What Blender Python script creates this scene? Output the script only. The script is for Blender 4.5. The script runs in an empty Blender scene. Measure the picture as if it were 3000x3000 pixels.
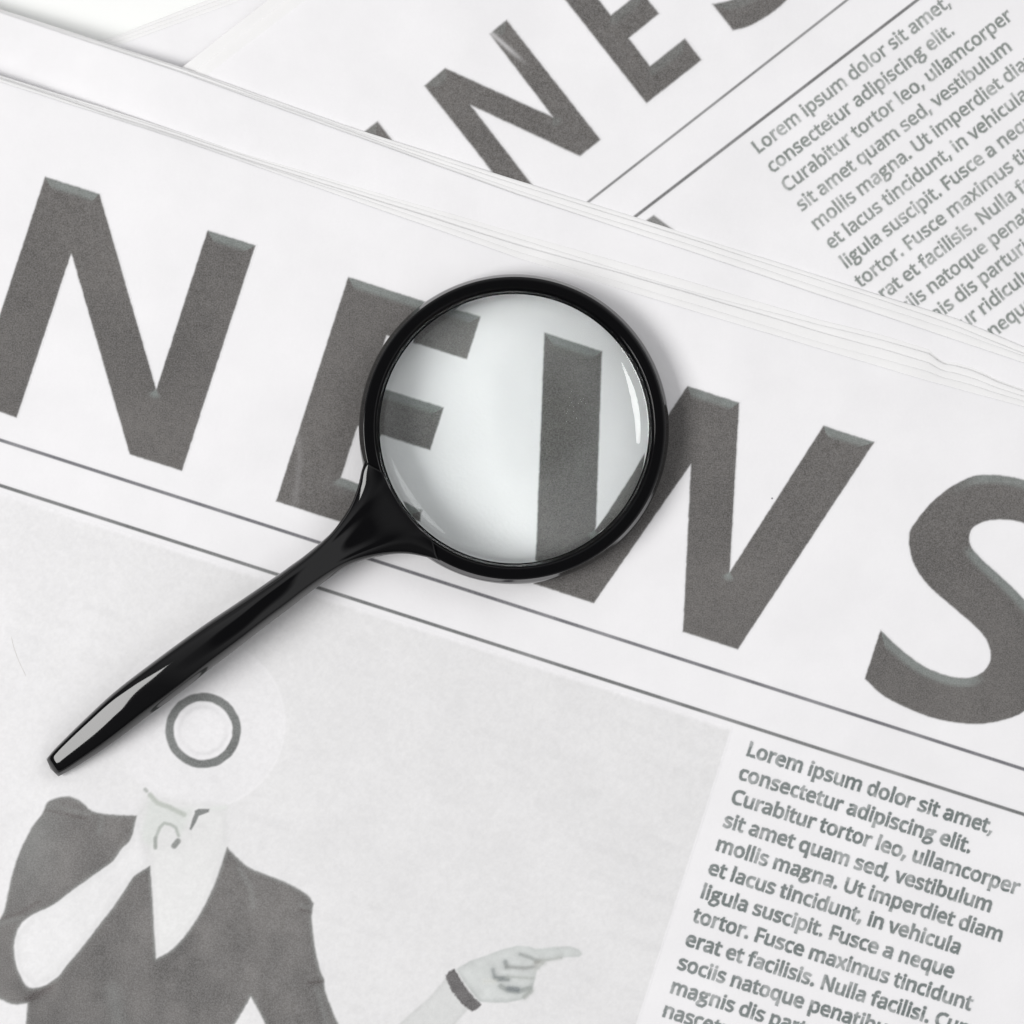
import bpy, math, random
import numpy as np

random.seed(7)
RNG = np.random.default_rng(11)
scene = bpy.context.scene
COL = scene.collection

# ------------------------------------------------------------------ camera
CAM_H = 0.75                      # metres above the top newspaper
cam_d = bpy.data.cameras.new('camera')
cam = bpy.data.objects.new('camera', cam_d)
COL.objects.link(cam)
cam.location = (0, 0, CAM_H)
cam.rotation_euler = (0, 0, 0)
cam_d.sensor_width = 36.0
cam_d.lens = 36.0 * CAM_H / 0.30
cam_d.clip_start = 0.01
cam_d.clip_end = 20.0
scene.camera = cam

# ------------------------------------------------------------------ studio surround (world): dark ceiling, pale walls
world = bpy.data.worlds.new('World')
scene.world = world
world.use_nodes = True
wn = world.node_tree
wn.nodes.clear()
w_out = wn.nodes.new('ShaderNodeOutputWorld')
w_bg = wn.nodes.new('ShaderNodeBackground')
w_tc = wn.nodes.new('ShaderNodeTexCoord')
w_sep = wn.nodes.new('ShaderNodeSeparateXYZ')
w_rmp = wn.nodes.new('ShaderNodeValToRGB')
wn.links.new(w_tc.outputs['Generated'], w_sep.inputs[0])
wn.links.new(w_sep.outputs['Z'], w_rmp.inputs[0])
w_dot = wn.nodes.new('ShaderNodeVectorMath'); w_dot.operation = 'DOT_PRODUCT'
w_dot.inputs[1].default_value = (-0.75, -0.66, 0.0)                    # surround dimmed on this side so the handle's reflections stay dark
wn.links.new(w_tc.outputs['Generated'], w_dot.inputs[0])
w_map = wn.nodes.new('ShaderNodeMapRange')
w_map.inputs['From Min'].default_value = 0.05; w_map.inputs['From Max'].default_value = 0.45
w_map.inputs['To Min'].default_value = 1.15; w_map.inputs['To Max'].default_value = 0.14
wn.links.new(w_dot.outputs['Value'], w_map.inputs['Value'])
w_mul = wn.nodes.new('ShaderNodeVectorMath'); w_mul.operation = 'SCALE'
wn.links.new(w_rmp.outputs[0], w_mul.inputs[0]); wn.links.new(w_map.outputs['Result'], w_mul.inputs['Scale'])
wn.links.new(w_mul.outputs[0], w_bg.inputs['Color'])
wn.links.new(w_bg.outputs[0], w_out.inputs[0])
cr = w_rmp.color_ramp
cr.elements[0].position = 0.0
cr.elements[0].color = (0.45, 0.45, 0.45, 1)
cr.elements[1].position = 1.0
cr.elements[1].color = (0.03, 0.03, 0.03, 1)
for pos, val in ((0.45, 0.60), (0.62, 1.05), (0.935, 1.05), (0.974, 0.05)):
    e = cr.elements.new(pos); e.color = (val, val, val * 1.01, 1)
w_bg.inputs['Strength'].default_value = 0.575

# ------------------------------------------------------------------ lamps
def area(name, loc, target, sx, sy, power, color=(1, 1, 1)):
    d = bpy.data.lights.new(name, 'AREA')
    d.shape = 'RECTANGLE'
    d.size, d.size_y = sx, sy
    d.energy = power
    d.color = color
    o = bpy.data.objects.new(name, d)
    COL.objects.link(o)
    o.location = loc
    import mathutils
    v = mathutils.Vector(target) - mathutils.Vector(loc)
    o.rotation_euler = v.to_track_quat('-Z', 'Y').to_euler()
    return o

area('key_softbox', (-1.95, -0.42, 2.08), (0, 0, 0), 1.6, 1.15, 72.0, (1.0, 0.99, 0.98))
area('fill_softbox', (1.75, 1.20, 1.55), (0, 0, 0), 1.5, 1.0, 14.0)

scene.view_settings.view_transform = 'Standard'
scene.view_settings.look = 'None'
scene.view_settings.gamma = 1.0
scene.view_settings.exposure = 0.0
scene.view_settings.use_curve_mapping = False
scene.cycles.caustics_refractive = True
scene.cycles.caustics_reflective = False
scene.cycles.max_bounces = 12
scene.cycles.transmission_bounces = 10
scene.cycles.use_denoising = True
scene.cycles.blur_glossy = 0.0
scene.cycles.sample_clamp_indirect = 14.0

# ------------------------------------------------------------------ helpers
def P(px, py, z=0.0):
    """point on a level at height z of the place that the 3000 px photograph shows at px, py"""
    k = (CAM_H - z) / CAM_H * 1e-4
    return (px - 1500) * k, (1500 - py) * k

def tag(o, label=None, cat=None, group=None, kind=None):
    if label: o['label'] = label
    if cat: o['category'] = cat
    if group: o['group'] = group
    if kind: o['kind'] = kind
    return o

def empty(name, loc):
    o = bpy.data.objects.new(name, None)
    o.empty_display_size = 0.02
    o.location = loc
    COL.objects.link(o)
    return o

def build(name, verts, faces, mat, parent=None, smooth=True, col=None):
    """faces: list of tuples or an (n,4) integer array"""
    me = bpy.data.meshes.new(name)
    verts = np.asarray(verts, dtype=np.float32)
    if isinstance(faces, np.ndarray):
        me.vertices.add(len(verts))
        me.vertices.foreach_set('co', verts.ravel())
        nf = len(faces)
        me.loops.add(nf * 4)
        me.loops.foreach_set('vertex_index', faces.astype(np.int32).ravel())
        me.polygons.add(nf)
        me.polygons.foreach_set('loop_start', np.arange(nf, dtype=np.int32) * 4)
        me.polygons.foreach_set('loop_total', np.full(nf, 4, dtype=np.int32))
        me.update(calc_edges=True)
    else:
        me.from_pydata([tuple(map(float, v)) for v in verts], [], faces)
    if smooth:
        me.polygons.foreach_set('use_smooth', np.ones(len(me.polygons), dtype=bool))
    if col is not None:
        a = me.color_attributes.new('ink', 'FLOAT_COLOR', 'POINT')
        c = np.ones((len(verts), 4), dtype=np.float32)
        c[:, :3] = col
        a.data.foreach_set('color', c.ravel())
    me.validate()
    me.materials.append(mat)
    o = bpy.data.objects.new(name, me)
    COL.objects.link(o)
    if parent is not None:
        o.parent = parent
        o.location = tuple(-c for c in parent.location)     # meshes are written in world metres
    return o

def sstep(a, b, x):
    t = np.clip((x - a) / (b - a), 0, 1)
    return t * t * (3 - 2 * t)

_noise = RNG.random((257, 257))
def vnoise(x, y, scale, seed=0):
    """smooth value noise 0..1 over arrays"""
    x = np.asarray(x, float) / scale + seed * 17.31
    y = np.asarray(y, float) / scale + seed * 9.77
    xi = np.floor(x).astype(int); yi = np.floor(y).astype(int)
    fx = x - xi; fy = y - yi
    fx = fx * fx * (3 - 2 * fx); fy = fy * fy * (3 - 2 * fy)
    g = lambda i, j: _noise[i % 256, j % 256]
    return ((g(xi, yi) * (1 - fx) + g(xi + 1, yi) * fx) * (1 - fy)
            + (g(xi, yi + 1) * (1 - fx) + g(xi + 1, yi + 1) * fx) * fy)

def sdf_poly(X, Y, polys):
    """signed distance to a set of closed outlines (even-odd), negative inside; also the nearest outline point"""
    sh = X.shape
    x = X.ravel(); y = Y.ravel()
    best = np.full(x.shape, 1e18); nx = np.zeros_like(x); ny = np.zeros_like(x)
    inside = np.zeros(x.shape, bool)
    for poly in polys:
        n = len(poly)
        for i in range(n):
            ax, ay = poly[i]; bx, by = poly[(i + 1) % n]
            dx, dy = bx - ax, by - ay
            L = dx * dx + dy * dy
            if L < 1e-9: continue
            t = np.clip(((x - ax) * dx + (y - ay) * dy) / L, 0, 1)
            qx = ax + t * dx; qy = ay + t * dy
            d = (x - qx) ** 2 + (y - qy) ** 2
            m = d < best
            best[m] = d[m]; nx[m] = qx[m]; ny[m] = qy[m]
            c = (ay > y) != (by > y)
            if dy != 0:
                inside ^= c & (x < ax + (y - ay) * dx / dy)
    d = np.sqrt(best)
    d[inside] *= -1
    return d.reshape(sh), nx.reshape(sh), ny.reshape(sh)

def sdf_stroke(X, Y, pts):
    best = np.full(X.shape, 1e18)
    for (ax, ay), (bx, by) in zip(pts[:-1], pts[1:]):
        dx, dy = bx - ax, by - ay
        L = dx * dx + dy * dy + 1e-9
        t = np.clip(((X - ax) * dx + (Y - ay) * dy) / L, 0, 1)
        best = np.minimum(best, (X - ax - t * dx) ** 2 + (Y - ay - t * dy) ** 2)
    return np.sqrt(best)

def smooth_closed(pts, corners=(), n=5):
    """Catmull-Rom through a closed outline; points listed in corners stay sharp"""
    out = []
    m = len(pts)
    for i in range(m):
        p0, p1, p2, p3 = (np.array(pts[(i + k) % m], float) for k in (-1, 0, 1, 2))
        if i in corners: p0 = p1 * 2 - p2
        if (i + 1) % m in corners: p3 = p2 * 2 - p1
        for k in range(n):
            t = k / n
            q = 0.5 * (2 * p1 + (p2 - p0) * t + (2 * p0 - 5 * p1 + 4 * p2 - p3) * t ** 2 + (3 * p1 - p0 - 3 * p2 + p3) * t ** 3)
            out.append((q[0], q[1]))
    return out

# ------------------------------------------------------------------ materials
def mat_base(name):
    m = bpy.data.materials.new(name)
    m.use_nodes = True
    nt = m.node_tree
    return m, nt, nt.nodes['Principled BSDF']

PAPER = np.array((0.845, 0.838, 0.852))

def paper_material(name, printed, tint=(1, 1, 1)):
    """newsprint: faint mottling and fibre; a printed sheet takes its ink from the mesh's ink layer and breaks it into grain"""
    m, nt, b = mat_base(name)
    N, Lk = nt.nodes, nt.links
    geo = N.new('ShaderNodeNewGeometry')
    mot = N.new('ShaderNodeTexNoise'); mot.inputs['Scale'].default_value = 38.0; mot.inputs['Detail'].default_value = 6.0
    mot.inputs['Roughness'].default_value = 0.6
    Lk.new(geo.outputs['Position'], mot.inputs['Vector'])
    mr = N.new('ShaderNodeMapRange')
    mr.inputs['From Min'].default_value = 0.3; mr.inputs['From Max'].default_value = 0.7
    mr.inputs['To Min'].default_value = 0.948; mr.inputs['To Max'].default_value = 1.012
    Lk.new(mot.outputs['Fac'], mr.inputs['Value'])
    if printed:
        att = N.new('ShaderNodeAttribute'); att.attribute_name = 'ink'
        gr = N.new('ShaderNodeTexNoise'); gr.inputs['Scale'].default_value = 2300.0; gr.inputs['Detail'].default_value = 3.0
        gr.inputs['Roughness'].default_value = 0.75
        Lk.new(geo.outputs['Position'], gr.inputs['Vector'])
        gm = N.new('ShaderNodeMapRange')
        gm.inputs['From Min'].default_value = 0.34; gm.inputs['From Max'].default_value = 0.74
        gm.inputs['To Min'].default_value = 0.0; gm.inputs['To Max'].default_value = 0.16
        Lk.new(gr.outputs['Fac'], gm.inputs['Value'])
        mx = N.new('ShaderNodeMix'); mx.data_type = 'RGBA'
        Lk.new(gm.outputs['Result'], mx.inputs['Factor'])
        Lk.new(att.outputs['Color'], mx.inputs['A'])
        mx.inputs['B'].default_value = (*(PAPER * tint), 1)
        src = mx.outputs['Result']
    else:
        rgb = N.new('ShaderNodeRGB'); rgb.outputs[0].default_value = (*(PAPER * tint), 1)
        src = rgb.outputs[0]
    mul = N.new('ShaderNodeMix'); mul.data_type = 'RGBA'; mul.blend_type = 'MULTIPLY'
    mul.inputs['Factor'].default_value = 1.0
    Lk.new(src, mul.inputs['A']); Lk.new(mr.outputs['Result'], mul.inputs['B'])
    Lk.new(mul.outputs['Result'], b.inputs['Base Color'])
    b.inputs['Roughness'].default_value = 0.75
    b.inputs['Specular IOR Level'].default_value = 0.18
    fib = N.new('ShaderNodeTexNoise'); fib.inputs['Scale'].default_value = 900.0; fib.inputs['Detail'].default_value = 4.0
    Lk.new(geo.outputs['Position'], fib.inputs['Vector'])
    bp = N.new('ShaderNodeBump'); bp.inputs['Strength'].default_value = 0.16; bp.inputs['Distance'].default_value = 0.0004
    Lk.new(fib.outputs['Fac'], bp.inputs['Height'])
    Lk.new(bp.outputs[0], b.inputs['Normal'])
    return m

M_PAPER = paper_material('newsprint', False)
M_EDGE = paper_material('newsprint_inner', False, (0.992, 0.995, 0.978))
M_PRINT = paper_material('newsprint_printed', True)

def plastic():
    m, nt, b = mat_base('black_plastic')
    N, Lk = nt.nodes, nt.links
    b.inputs['Base Color'].default_value = (0.004, 0.004, 0.0045, 1)
    b.inputs['IOR'].default_value = 1.46
    n = N.new('ShaderNodeTexNoise'); n.inputs['Scale'].default_value = 60.0; n.inputs['Detail'].default_value = 3.0
    geo = N.new('ShaderNodeNewGeometry'); Lk.new(geo.outputs['Position'], n.inputs['Vector'])
    r = N.new('ShaderNodeMapRange'); r.inputs['To Min'].default_value = 0.03; r.inputs['To Max'].default_value = 0.09
    Lk.new(n.outputs['Fac'], r.inputs['Value']); Lk.new(r.outputs['Result'], b.inputs['Roughness'])
    return m
M_BLACK = plastic()

def glass():
    m, nt, b = mat_base('lens_glass')
    b.inputs['Base Color'].default_value = (0.972, 0.996, 0.988, 1)
    b.inputs['Transmission Weight'].default_value = 1.0
    b.inputs['Roughness'].default_value = 0.0
    b.inputs['IOR'].default_value = 1.5
    b.inputs['Specular IOR Level'].default_value = 0.25
    return m
M_GLASS = glass()

def simple(name, c, rough):
    m, nt, b = mat_base(name)
    n = nt.nodes.new('ShaderNodeTexNoise'); n.inputs['Scale'].default_value = 12.0; n.inputs['Detail'].default_value = 4.0
    geo = nt.nodes.new('ShaderNodeNewGeometry'); nt.links.new(geo.outputs['Position'], n.inputs['Vector'])
    mx = nt.nodes.new('ShaderNodeMix'); mx.data_type = 'RGBA'
    mx.inputs['A'].default_value = (*[v * 0.97 for v in c], 1); mx.inputs['B'].default_value = (*c, 1)
    nt.links.new(n.outputs['Fac'], mx.inputs['Factor'])
    nt.links.new(mx.outputs['Result'], b.inputs['Base Color'])
    b.inputs['Roughness'].default_value = rough
    return m
M_TABLE = simple('white_tabletop', (0.90, 0.91, 0.895), 0.45)
M_FIBRE = simple('pale_fibre', (0.62, 0.60, 0.53), 0.6)
# ------------------------------------------------------------------ the pile: heights in metres
MM = 1e-3
def z_front(px, py):
    return 0.10 * MM * (np.sin(px / 410.0 + py / 900.0) + np.sin(py / 530.0 - px / 1300.0 + 1.3)) - 0.1 * MM
def z_blank(px, py):
    droop = 1.0 - sstep(-350, 700, np.asarray(px, float))
    return -2.75 * MM - 4.6 * MM * droop + 0.08 * MM * np.sin(px / 380.0)
def z_rear(px, py):
    px = np.asarray(px, float); py = np.asarray(py, float)
    d = np.abs((px - 1330) * 0.663 - (py - 0) * 0.748)          # a crease across the page
    s = (px - 1330) * 0.748 + py * 0.663
    return -5.45 * MM + 0.16 * MM * np.exp(-(d / 9.0) ** 2) * (1 - sstep(150, 330, s)) + 0.08 * MM * np.sin(px / 330.0 + py / 500.0)
def z_corner(px, py):
    return -9.9 * MM + 0 * np.asarray(px, float)
Z_TABLE = -14.6 * MM

tab_v = [(-1.2, -1.2, Z_TABLE), (1.2, -1.2, Z_TABLE), (1.2, 1.2, Z_TABLE), (-1.2, 1.2, Z_TABLE)]
tag(build('tabletop', tab_v, [(0, 1, 2, 3)], M_TABLE, smooth=False), kind='structure')

def resample(line, xs):
    l = np.array(line, float)
    return np.interp(xs, l[:, 0], l[:, 1])

def sheet(name, mat, parent, edge, inward, depth, zf, dz, thick, x0, x1, wob=0.0, seed=0, du=16, steep=False, sag=1.0):
    """one folded sheet: a rounded fold along edge (photo px), running back along inward by depth px.
    edge is y of x."""
    us = np.arange(x0, x1 + du, du, dtype=float)
    ey = resample(edge, us)
    if wob:
        ey = ey + (vnoise(us, us * 0, 300, seed) - 0.5) * wob * 2 + (vnoise(us, us * 0, 70, seed + 3) - 0.5) * wob * 0.5
    r = thick / 2
    prof = []                                          # (inward px, z offset)
    prof.append((depth, -thick)); prof.append((30.0, -thick))
    prof.append((0.0, -thick)); prof.append((0.0, -0.86 * thick))
    rx = 4.5 + 5.0 * ((seed * 7) % 5) / 4
    for k in range(0, 8):
        a = math.pi / 2 * k / 7
        prof.append((rx * (1 - math.cos(a)), -0.8 * thick * (1 - math.sin(a))))
    ins = [13, 19, 26, 34, 45, 60, 80] + [v for v in range(110, int(depth), 45)] + [depth]
    for v in ins: prof.append((float(v), 0.0))
    prof = np.array(prof)
    U = len(us); V = len(prof)
    px = us[:, None] + inward[0] * prof[None, :, 0]
    py = ey[:, None] + inward[1] * prof[None, :, 0]
    lift = (0.10 + 0.42 * vnoise(us, us * 0, 420, seed + 5) + 0.14 * vnoise(us, us * 0, 110, seed + 6)) * MM
    z = zf(px, py) + dz + prof[None, :, 1] - sag * lift[:, None] * np.exp(-prof[None, :, 0] / (22.0 + 22.0 * vnoise(us, us * 0, 600, seed + 8))[:, None])
    X, Y = P(px, py, z)
    vs = np.stack([X, Y, z], -1).reshape(-1, 3)
    idx = np.arange(U * V).reshape(U, V)
    f = np.stack([idx[:-1, :-1], idx[:-1, 1:], idx[1:, 1:], idx[1:, :-1]], -1).reshape(-1, 4)
    if steep: f = f[:, ::-1]
    return build(name, vs, f, mat, parent)

def stack(root, e_page, e_out, n, zf, thick, inward, depth, x0, x1, wob, seed, pitch=None, first='front_page'):
    pitch = pitch or thick * 1.02
    gaps = np.cumsum([0] + [pitch + (0.15 * MM if (k + seed) % 3 == 0 else 0.03 * MM) for k in range(n)])
    xs = np.arange(x0, x1 + 40, 40, dtype=float)
    a = resample(e_page, xs); b = resample(e_out, xs)
    fr = np.linspace(0, 1, n) if n > 1 else [0]
    for k in range(n):
        f = fr[k]
        f = np.clip(f + (vnoise(xs, xs * 0, 520, seed + k) - 0.5) * (0.22 if 0 < k < n - 1 else 0), 0, 1)
        y = a * (1 - f) + b * f
        sheet(first if k == 0 else 'inner_sheet', M_PAPER if k == 0 else M_EDGE, root, list(zip(xs, y)), inward,
              depth, zf, -gaps[k], thick, x0, x1, wob * (0.5 if k == 0 else 1), seed + 11 * k)

V1 = (-0.3061, 0.9520)      # "down the page" of the front newspaper
U1 = (0.9520, 0.3061)
V2 = (0.618, 0.786)         # the same for the slanted one behind
U2 = (0.786, -0.618)

GROUP = 'newspapers lying in a pile'
# front newspaper
front = empty('newspaper', (0, 0, -2.7 * MM))
tag(front, 'white newspaper on top of the pile with the big NEWS headline, under the magnifying glass', 'newspaper', GROUP)
page_edge = [(-700, 15), (0, 238), (518, 407), (1000, 574), (1518, 755), (2000, 900), (2400, 1020), (2710, 1113), (3000, 1191), (3600, 1380)]
out_edge = [(-700, -5), (0, 220), (295, 314), (518, 385), (725, 453), (1000, 532), (1274, 610), (1595, 704), (2000, 818), (2400, 936),
            (2586, 980), (2742, 1026), (2757, 1055), (2768, 1050), (2866, 1078), (2897, 1100), (3000, 1138), (3600, 1330)]
stack(front, page_edge, out_edge, 5, z_front, 0.50 * MM, V1, 3300, -640, 3560, 2.0, 1)
# blank one below it
blank = empty('newspaper', (0, 0, -5.2 * MM))
tag(blank, 'folded white newspaper showing only a blank margin, directly beneath the NEWS newspaper', 'newspaper', GROUP)
b_page = [(-700, -220), (0, 35), (295, 134), (518, 208), (1000, 384), (1518, 570), (2000, 728), (2400, 864), (2680, 956), (3000, 1062), (3600, 1260)]
b_out = [(-700, -225), (0, 27), (295, 121), (518, 192), (1000, 362), (1430, 500), (2000, 680), (2400, 806), (2648, 886), (2804, 934), (3000, 1016), (3600, 1215)]
stack(blank, b_page, b_out, 4, z_blank, 0.52 * MM, V1, 3000, -600, 3540, 2.0, 21)
# slanted one behind
rear = empty('newspaper', (0, 0, -7.6 * MM))
tag(rear, 'slanted newspaper at the back whose cut-off headline reads INES beside Lorem ipsum text', 'newspaper', GROUP)
c_page = [(-900, 1400), (668, 171), (893, 0), (1800, -690), (4100, -2452)]
c_out = [(-900, 1318), (549, 184), (785, 0), (1750, -760), (4100, -2560)]
stack(rear, c_page, c_out, 3, z_rear, 0.34 * MM, V2, 3300, -500, 4000, 1.5, 41)
# blank corner under that
under = empty('newspaper', (0, 0, -12.0 * MM))
tag(under, 'newspaper at the very bottom of the pile, only its blank corner showing at top left', 'newspaper', GROUP)
d_page = [(-900, 575), (336, 136), (700, 2), (2200, -560)]
d_out = [(-900, 515), (300, 119), (606, 0), (2200, -600)]
stack(under, d_page, d_out, 4, z_corner, 0.55 * MM, (0.34, 0.94), 2400, -350, 2100, 2.5, 61, pitch=0.85 * MM)

# ------------------------------------------------------------------ printing
INK = np.array((0.096, 0.0895, 0.084))
INK_PALE = np.array((0.178, 0.196, 0.186))
LIFT = 0.045 * MM

def print_grid(name, parent, zf, xr, yr, step, fn, keep=0.02):
    """a patch of printed paper: fn(px, py) gives (ink amount, ink colour)"""
    xs = np.arange(xr[0], xr[1] + step, step); ys = np.arange(yr[0], yr[1] + step, step)
    X, Y = np.meshgrid(xs, ys)
    a, c = fn(X, Y)
    col = PAPER + (c - PAPER) * a[..., None]
    z = zf(X, Y) + LIFT
    wx, wy = P(X, Y, z)
    n, m = X.shape
    idx = np.arange(n * m).reshape(n, m)
    f = np.stack([idx[1:, :-1], idx[1:, 1:], idx[:-1, 1:], idx[:-1, :-1]], -1).reshape(-1, 4)
    on = (a > keep).ravel()
    f = f[on[f].any(1)]
    used, inv = np.unique(f, return_inverse=True)
    vs = np.stack([wx, wy, z], -1).reshape(-1, 3)[used]
    return build(name, vs, inv.reshape(-1, 4).astype(np.int32), M_PRINT, parent, smooth=True, col=col.reshape(-1, 3)[used])

def letter(name, parent, zf, poly, up, band=27.0, soft=3.0, step=3.0, rag=1.1, bevel=1.0, clip=None, tone=1.0, wear=None):
    p = np.array(poly)
    xr = [p[:, 0].min() - 14, p[:, 0].max() + 14]; yr = [p[:, 1].min() - 14, p[:, 1].max() + 14]
    if clip:
        xr = [max(xr[0], clip[0]), min(xr[1], clip[1])]; yr = [max(yr[0], clip[2]), min(yr[1], clip[3])]
    def fn(X, Y):
        d, qx, qy = sdf_poly(X, Y, [poly])
        d2 = d + (vnoise(X, Y, 7, 5) - 0.5) * rag + (vnoise(X, Y, 16, 6) - 0.5) * rag
        a = 1 - sstep(-soft, soft, d2)
        L = np.hypot(qx - X, qy - Y) + 1e-6
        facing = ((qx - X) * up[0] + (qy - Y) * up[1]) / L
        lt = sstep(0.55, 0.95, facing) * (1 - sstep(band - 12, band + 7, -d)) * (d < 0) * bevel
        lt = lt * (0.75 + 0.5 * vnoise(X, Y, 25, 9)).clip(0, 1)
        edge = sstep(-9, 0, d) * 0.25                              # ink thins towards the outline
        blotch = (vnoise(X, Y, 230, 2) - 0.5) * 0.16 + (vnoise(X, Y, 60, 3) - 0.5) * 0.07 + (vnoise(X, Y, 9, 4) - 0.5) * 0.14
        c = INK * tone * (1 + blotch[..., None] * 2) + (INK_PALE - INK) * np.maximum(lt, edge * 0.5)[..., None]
        if wear is not None:
            a = a * (1 - wear(X, Y))
        return a, c
    return print_grid(name, parent, zf, xr, yr, step, fn)

UP1 = (-V1[0], -V1[1]); UP2 = (-V2[0], -V2[1])
def loc(o, u, v, U=U1, V=V1):
    return (o[0] + u * U[0] + v * V[0], o[1] + u * U[1] + v * V[1])

polyN = [(132, 517), (292, 568), (458, 1140), (608, 674), (749, 719), (533, 1380), (380, 1331), (209, 743), (49, 1224), (-84, 1178)]
eo = (1020, 811)
polyE = [loc(eo, *q) for q in ((0, 0), (410, 0), (410, 129), (160, 129), (160, 280), (390, 280), (390, 407), (160, 407), (160, 566), (422, 574), (422, 691), (0, 691))]
wo = (2090, 1155)
_w = [(-527, -13), (-353, -13), (-214, 480), (-80, 0), (80, 0), (205, 480), (335, -11), (492, -11), (297, 690), (128, 690), (0, 215), (-146, 690), (-331, 690)]
polyW = [loc(wo, *q) for q in _w]
ptsS = [(2880, 1391), (2807, 1414), (2735, 1466), (2683, 1528), (2663, 1569), (2673, 1642), (2714, 1709), (2776, 1766), (2849, 1828), (2890, 1875),
        (2902, 1927), (2880, 1968), (2833, 1986), (2771, 1978), (2699, 1947), (2626, 1890), (2580, 1845), (2533, 1989), (2585, 2036), (2652, 2072),
        (2735, 2104), (2828, 2120), (2911, 2116), (3000, 2085), (3062, 2010), (3088, 1920), (3070, 1840), (3000, 1756), (2932, 1688), (2875, 1637),
        (2843, 1595), (2844, 1556), (2875, 1531), (2932, 1522), (3000, 1533), (3085, 1580), (3130, 1470), (3000, 1406)]
polyS = smooth_closed(ptsS, corners=(16, 17, 35, 36))
def fold_wear(X, Y):
    d = sdf_stroke(X, Y, [(866, 1240), (878, 1340), (872, 1420), (858, 1490)])
    return 0.07 * np.exp(-(d / 10.0) ** 2) + 0.05 * np.exp(-((X - 1010) / 60.0) ** 2 - ((Y - 1420) / 30.0) ** 2)
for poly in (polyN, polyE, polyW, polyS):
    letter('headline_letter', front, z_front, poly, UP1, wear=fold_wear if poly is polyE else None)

def s2c(p):     # the same letter on the slanted page
    x, y = p[0] - 2533, p[1] - 1989
    u = (x * U1[0] + y * U1[1]) * 0.645; v = (x * V1[0] + y * V1[1]) * 0.645
    return loc((2147, 89), u, v, U2, V2)
def crease_wear(X, Y):
    d = np.abs((X - 1330) * 0.663 - Y * 0.748); s = (X - 1330) * 0.748 + Y * 0.663
    w = 0.45 * np.exp(-(d / 7.0) ** 2) * (1 - sstep(200, 300, s))
    return w
cN = [(1243, 251), (1304, 199), (1619, 342), (1434, 99), (1484, 58), (1760, 409), (1699, 458), (1380, 309), (1574, 560), (1519, 602)]
bl = (1894, 303)
cE = [loc(bl, u, v, U2, V2) for u, v in ((0, 0), (206, 0), (206, -80), (76, -80), (78, -182), (192, -184), (192, -268), (78, -268), (78, -364), (206, -364), (206, -446), (0, -446))]
cI = [(1106, 355), (1046, 402), (1322, 753), (1382, 706)]
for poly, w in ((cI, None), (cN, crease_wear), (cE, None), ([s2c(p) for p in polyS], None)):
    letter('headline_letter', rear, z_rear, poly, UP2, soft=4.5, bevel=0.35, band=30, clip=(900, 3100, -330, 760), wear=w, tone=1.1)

def rule(parent, zf, p0, p1, w, soft, c, dens=1.0):
    def fn(X, Y):
        d = sdf_stroke(X, Y, [p0, p1])
        a = (1 - sstep(w - soft, w + soft, d)) * dens * (0.86 + 0.2 * vnoise(X, Y, 60, 4)).clip(0, 1)
        return a, np.array(c)[None, None, :] * np.ones(X.shape + (1,))
    # a thin strip of its own along the line
    L = math.hypot(p1[0] - p0[0], p1[1] - p0[1]); du = ((p1[0] - p0[0]) / L, (p1[1] - p0[1]) / L)
    s = np.arange(0, L, 8.0); t = np.linspace(-w - soft - 1, w + soft + 1, 11)
    S, T = np.meshgrid(s, t)
    X = p0[0] + du[0] * S - du[1] * T; Y = p0[1] + du[1] * S + du[0] * T
    a, cc = fn(X, Y)
    z = zf(X, Y) + LIFT
    wx, wy = P(X, Y, z)
    n, m = X.shape
    idx = np.arange(n * m).reshape(n, m)
    f = np.stack([idx[1:, :-1], idx[1:, 1:], idx[:-1, 1:], idx[:-1, :-1]], -1).reshape(-1, 4)
    col = PAPER + (cc - PAPER) * a[..., None]
    return build('rule_line', np.stack([wx, wy, z], -1).reshape(-1, 3), f.astype(np.int32), M_PRINT, parent, col=col.reshape(-1, 3))

rule(front, z_front, (-500, 1289 - 500 * 0.3216), (3190, 1289 + 3190 * 0.3216), 5.0, 2.6, (0.135, 0.135, 0.150))
rule(front, z_front, (-500, 1422 - 500 * 0.3214), (3150, 1422 + 3150 * 0.3214), 5.1, 2.6, (0.135, 0.140, 0.140))
rule(rear, z_rear, (1560, 719), (2960, 375 - 960 * 0.7796), 3.8, 2.8, (0.17, 0.17, 0.17), 0.95)
rule(rear, z_rear, (1730, 735), (3000, 530 - 1000 * 0.770), 4.6, 2.8, (0.14, 0.14, 0.14), 1.0)

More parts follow.
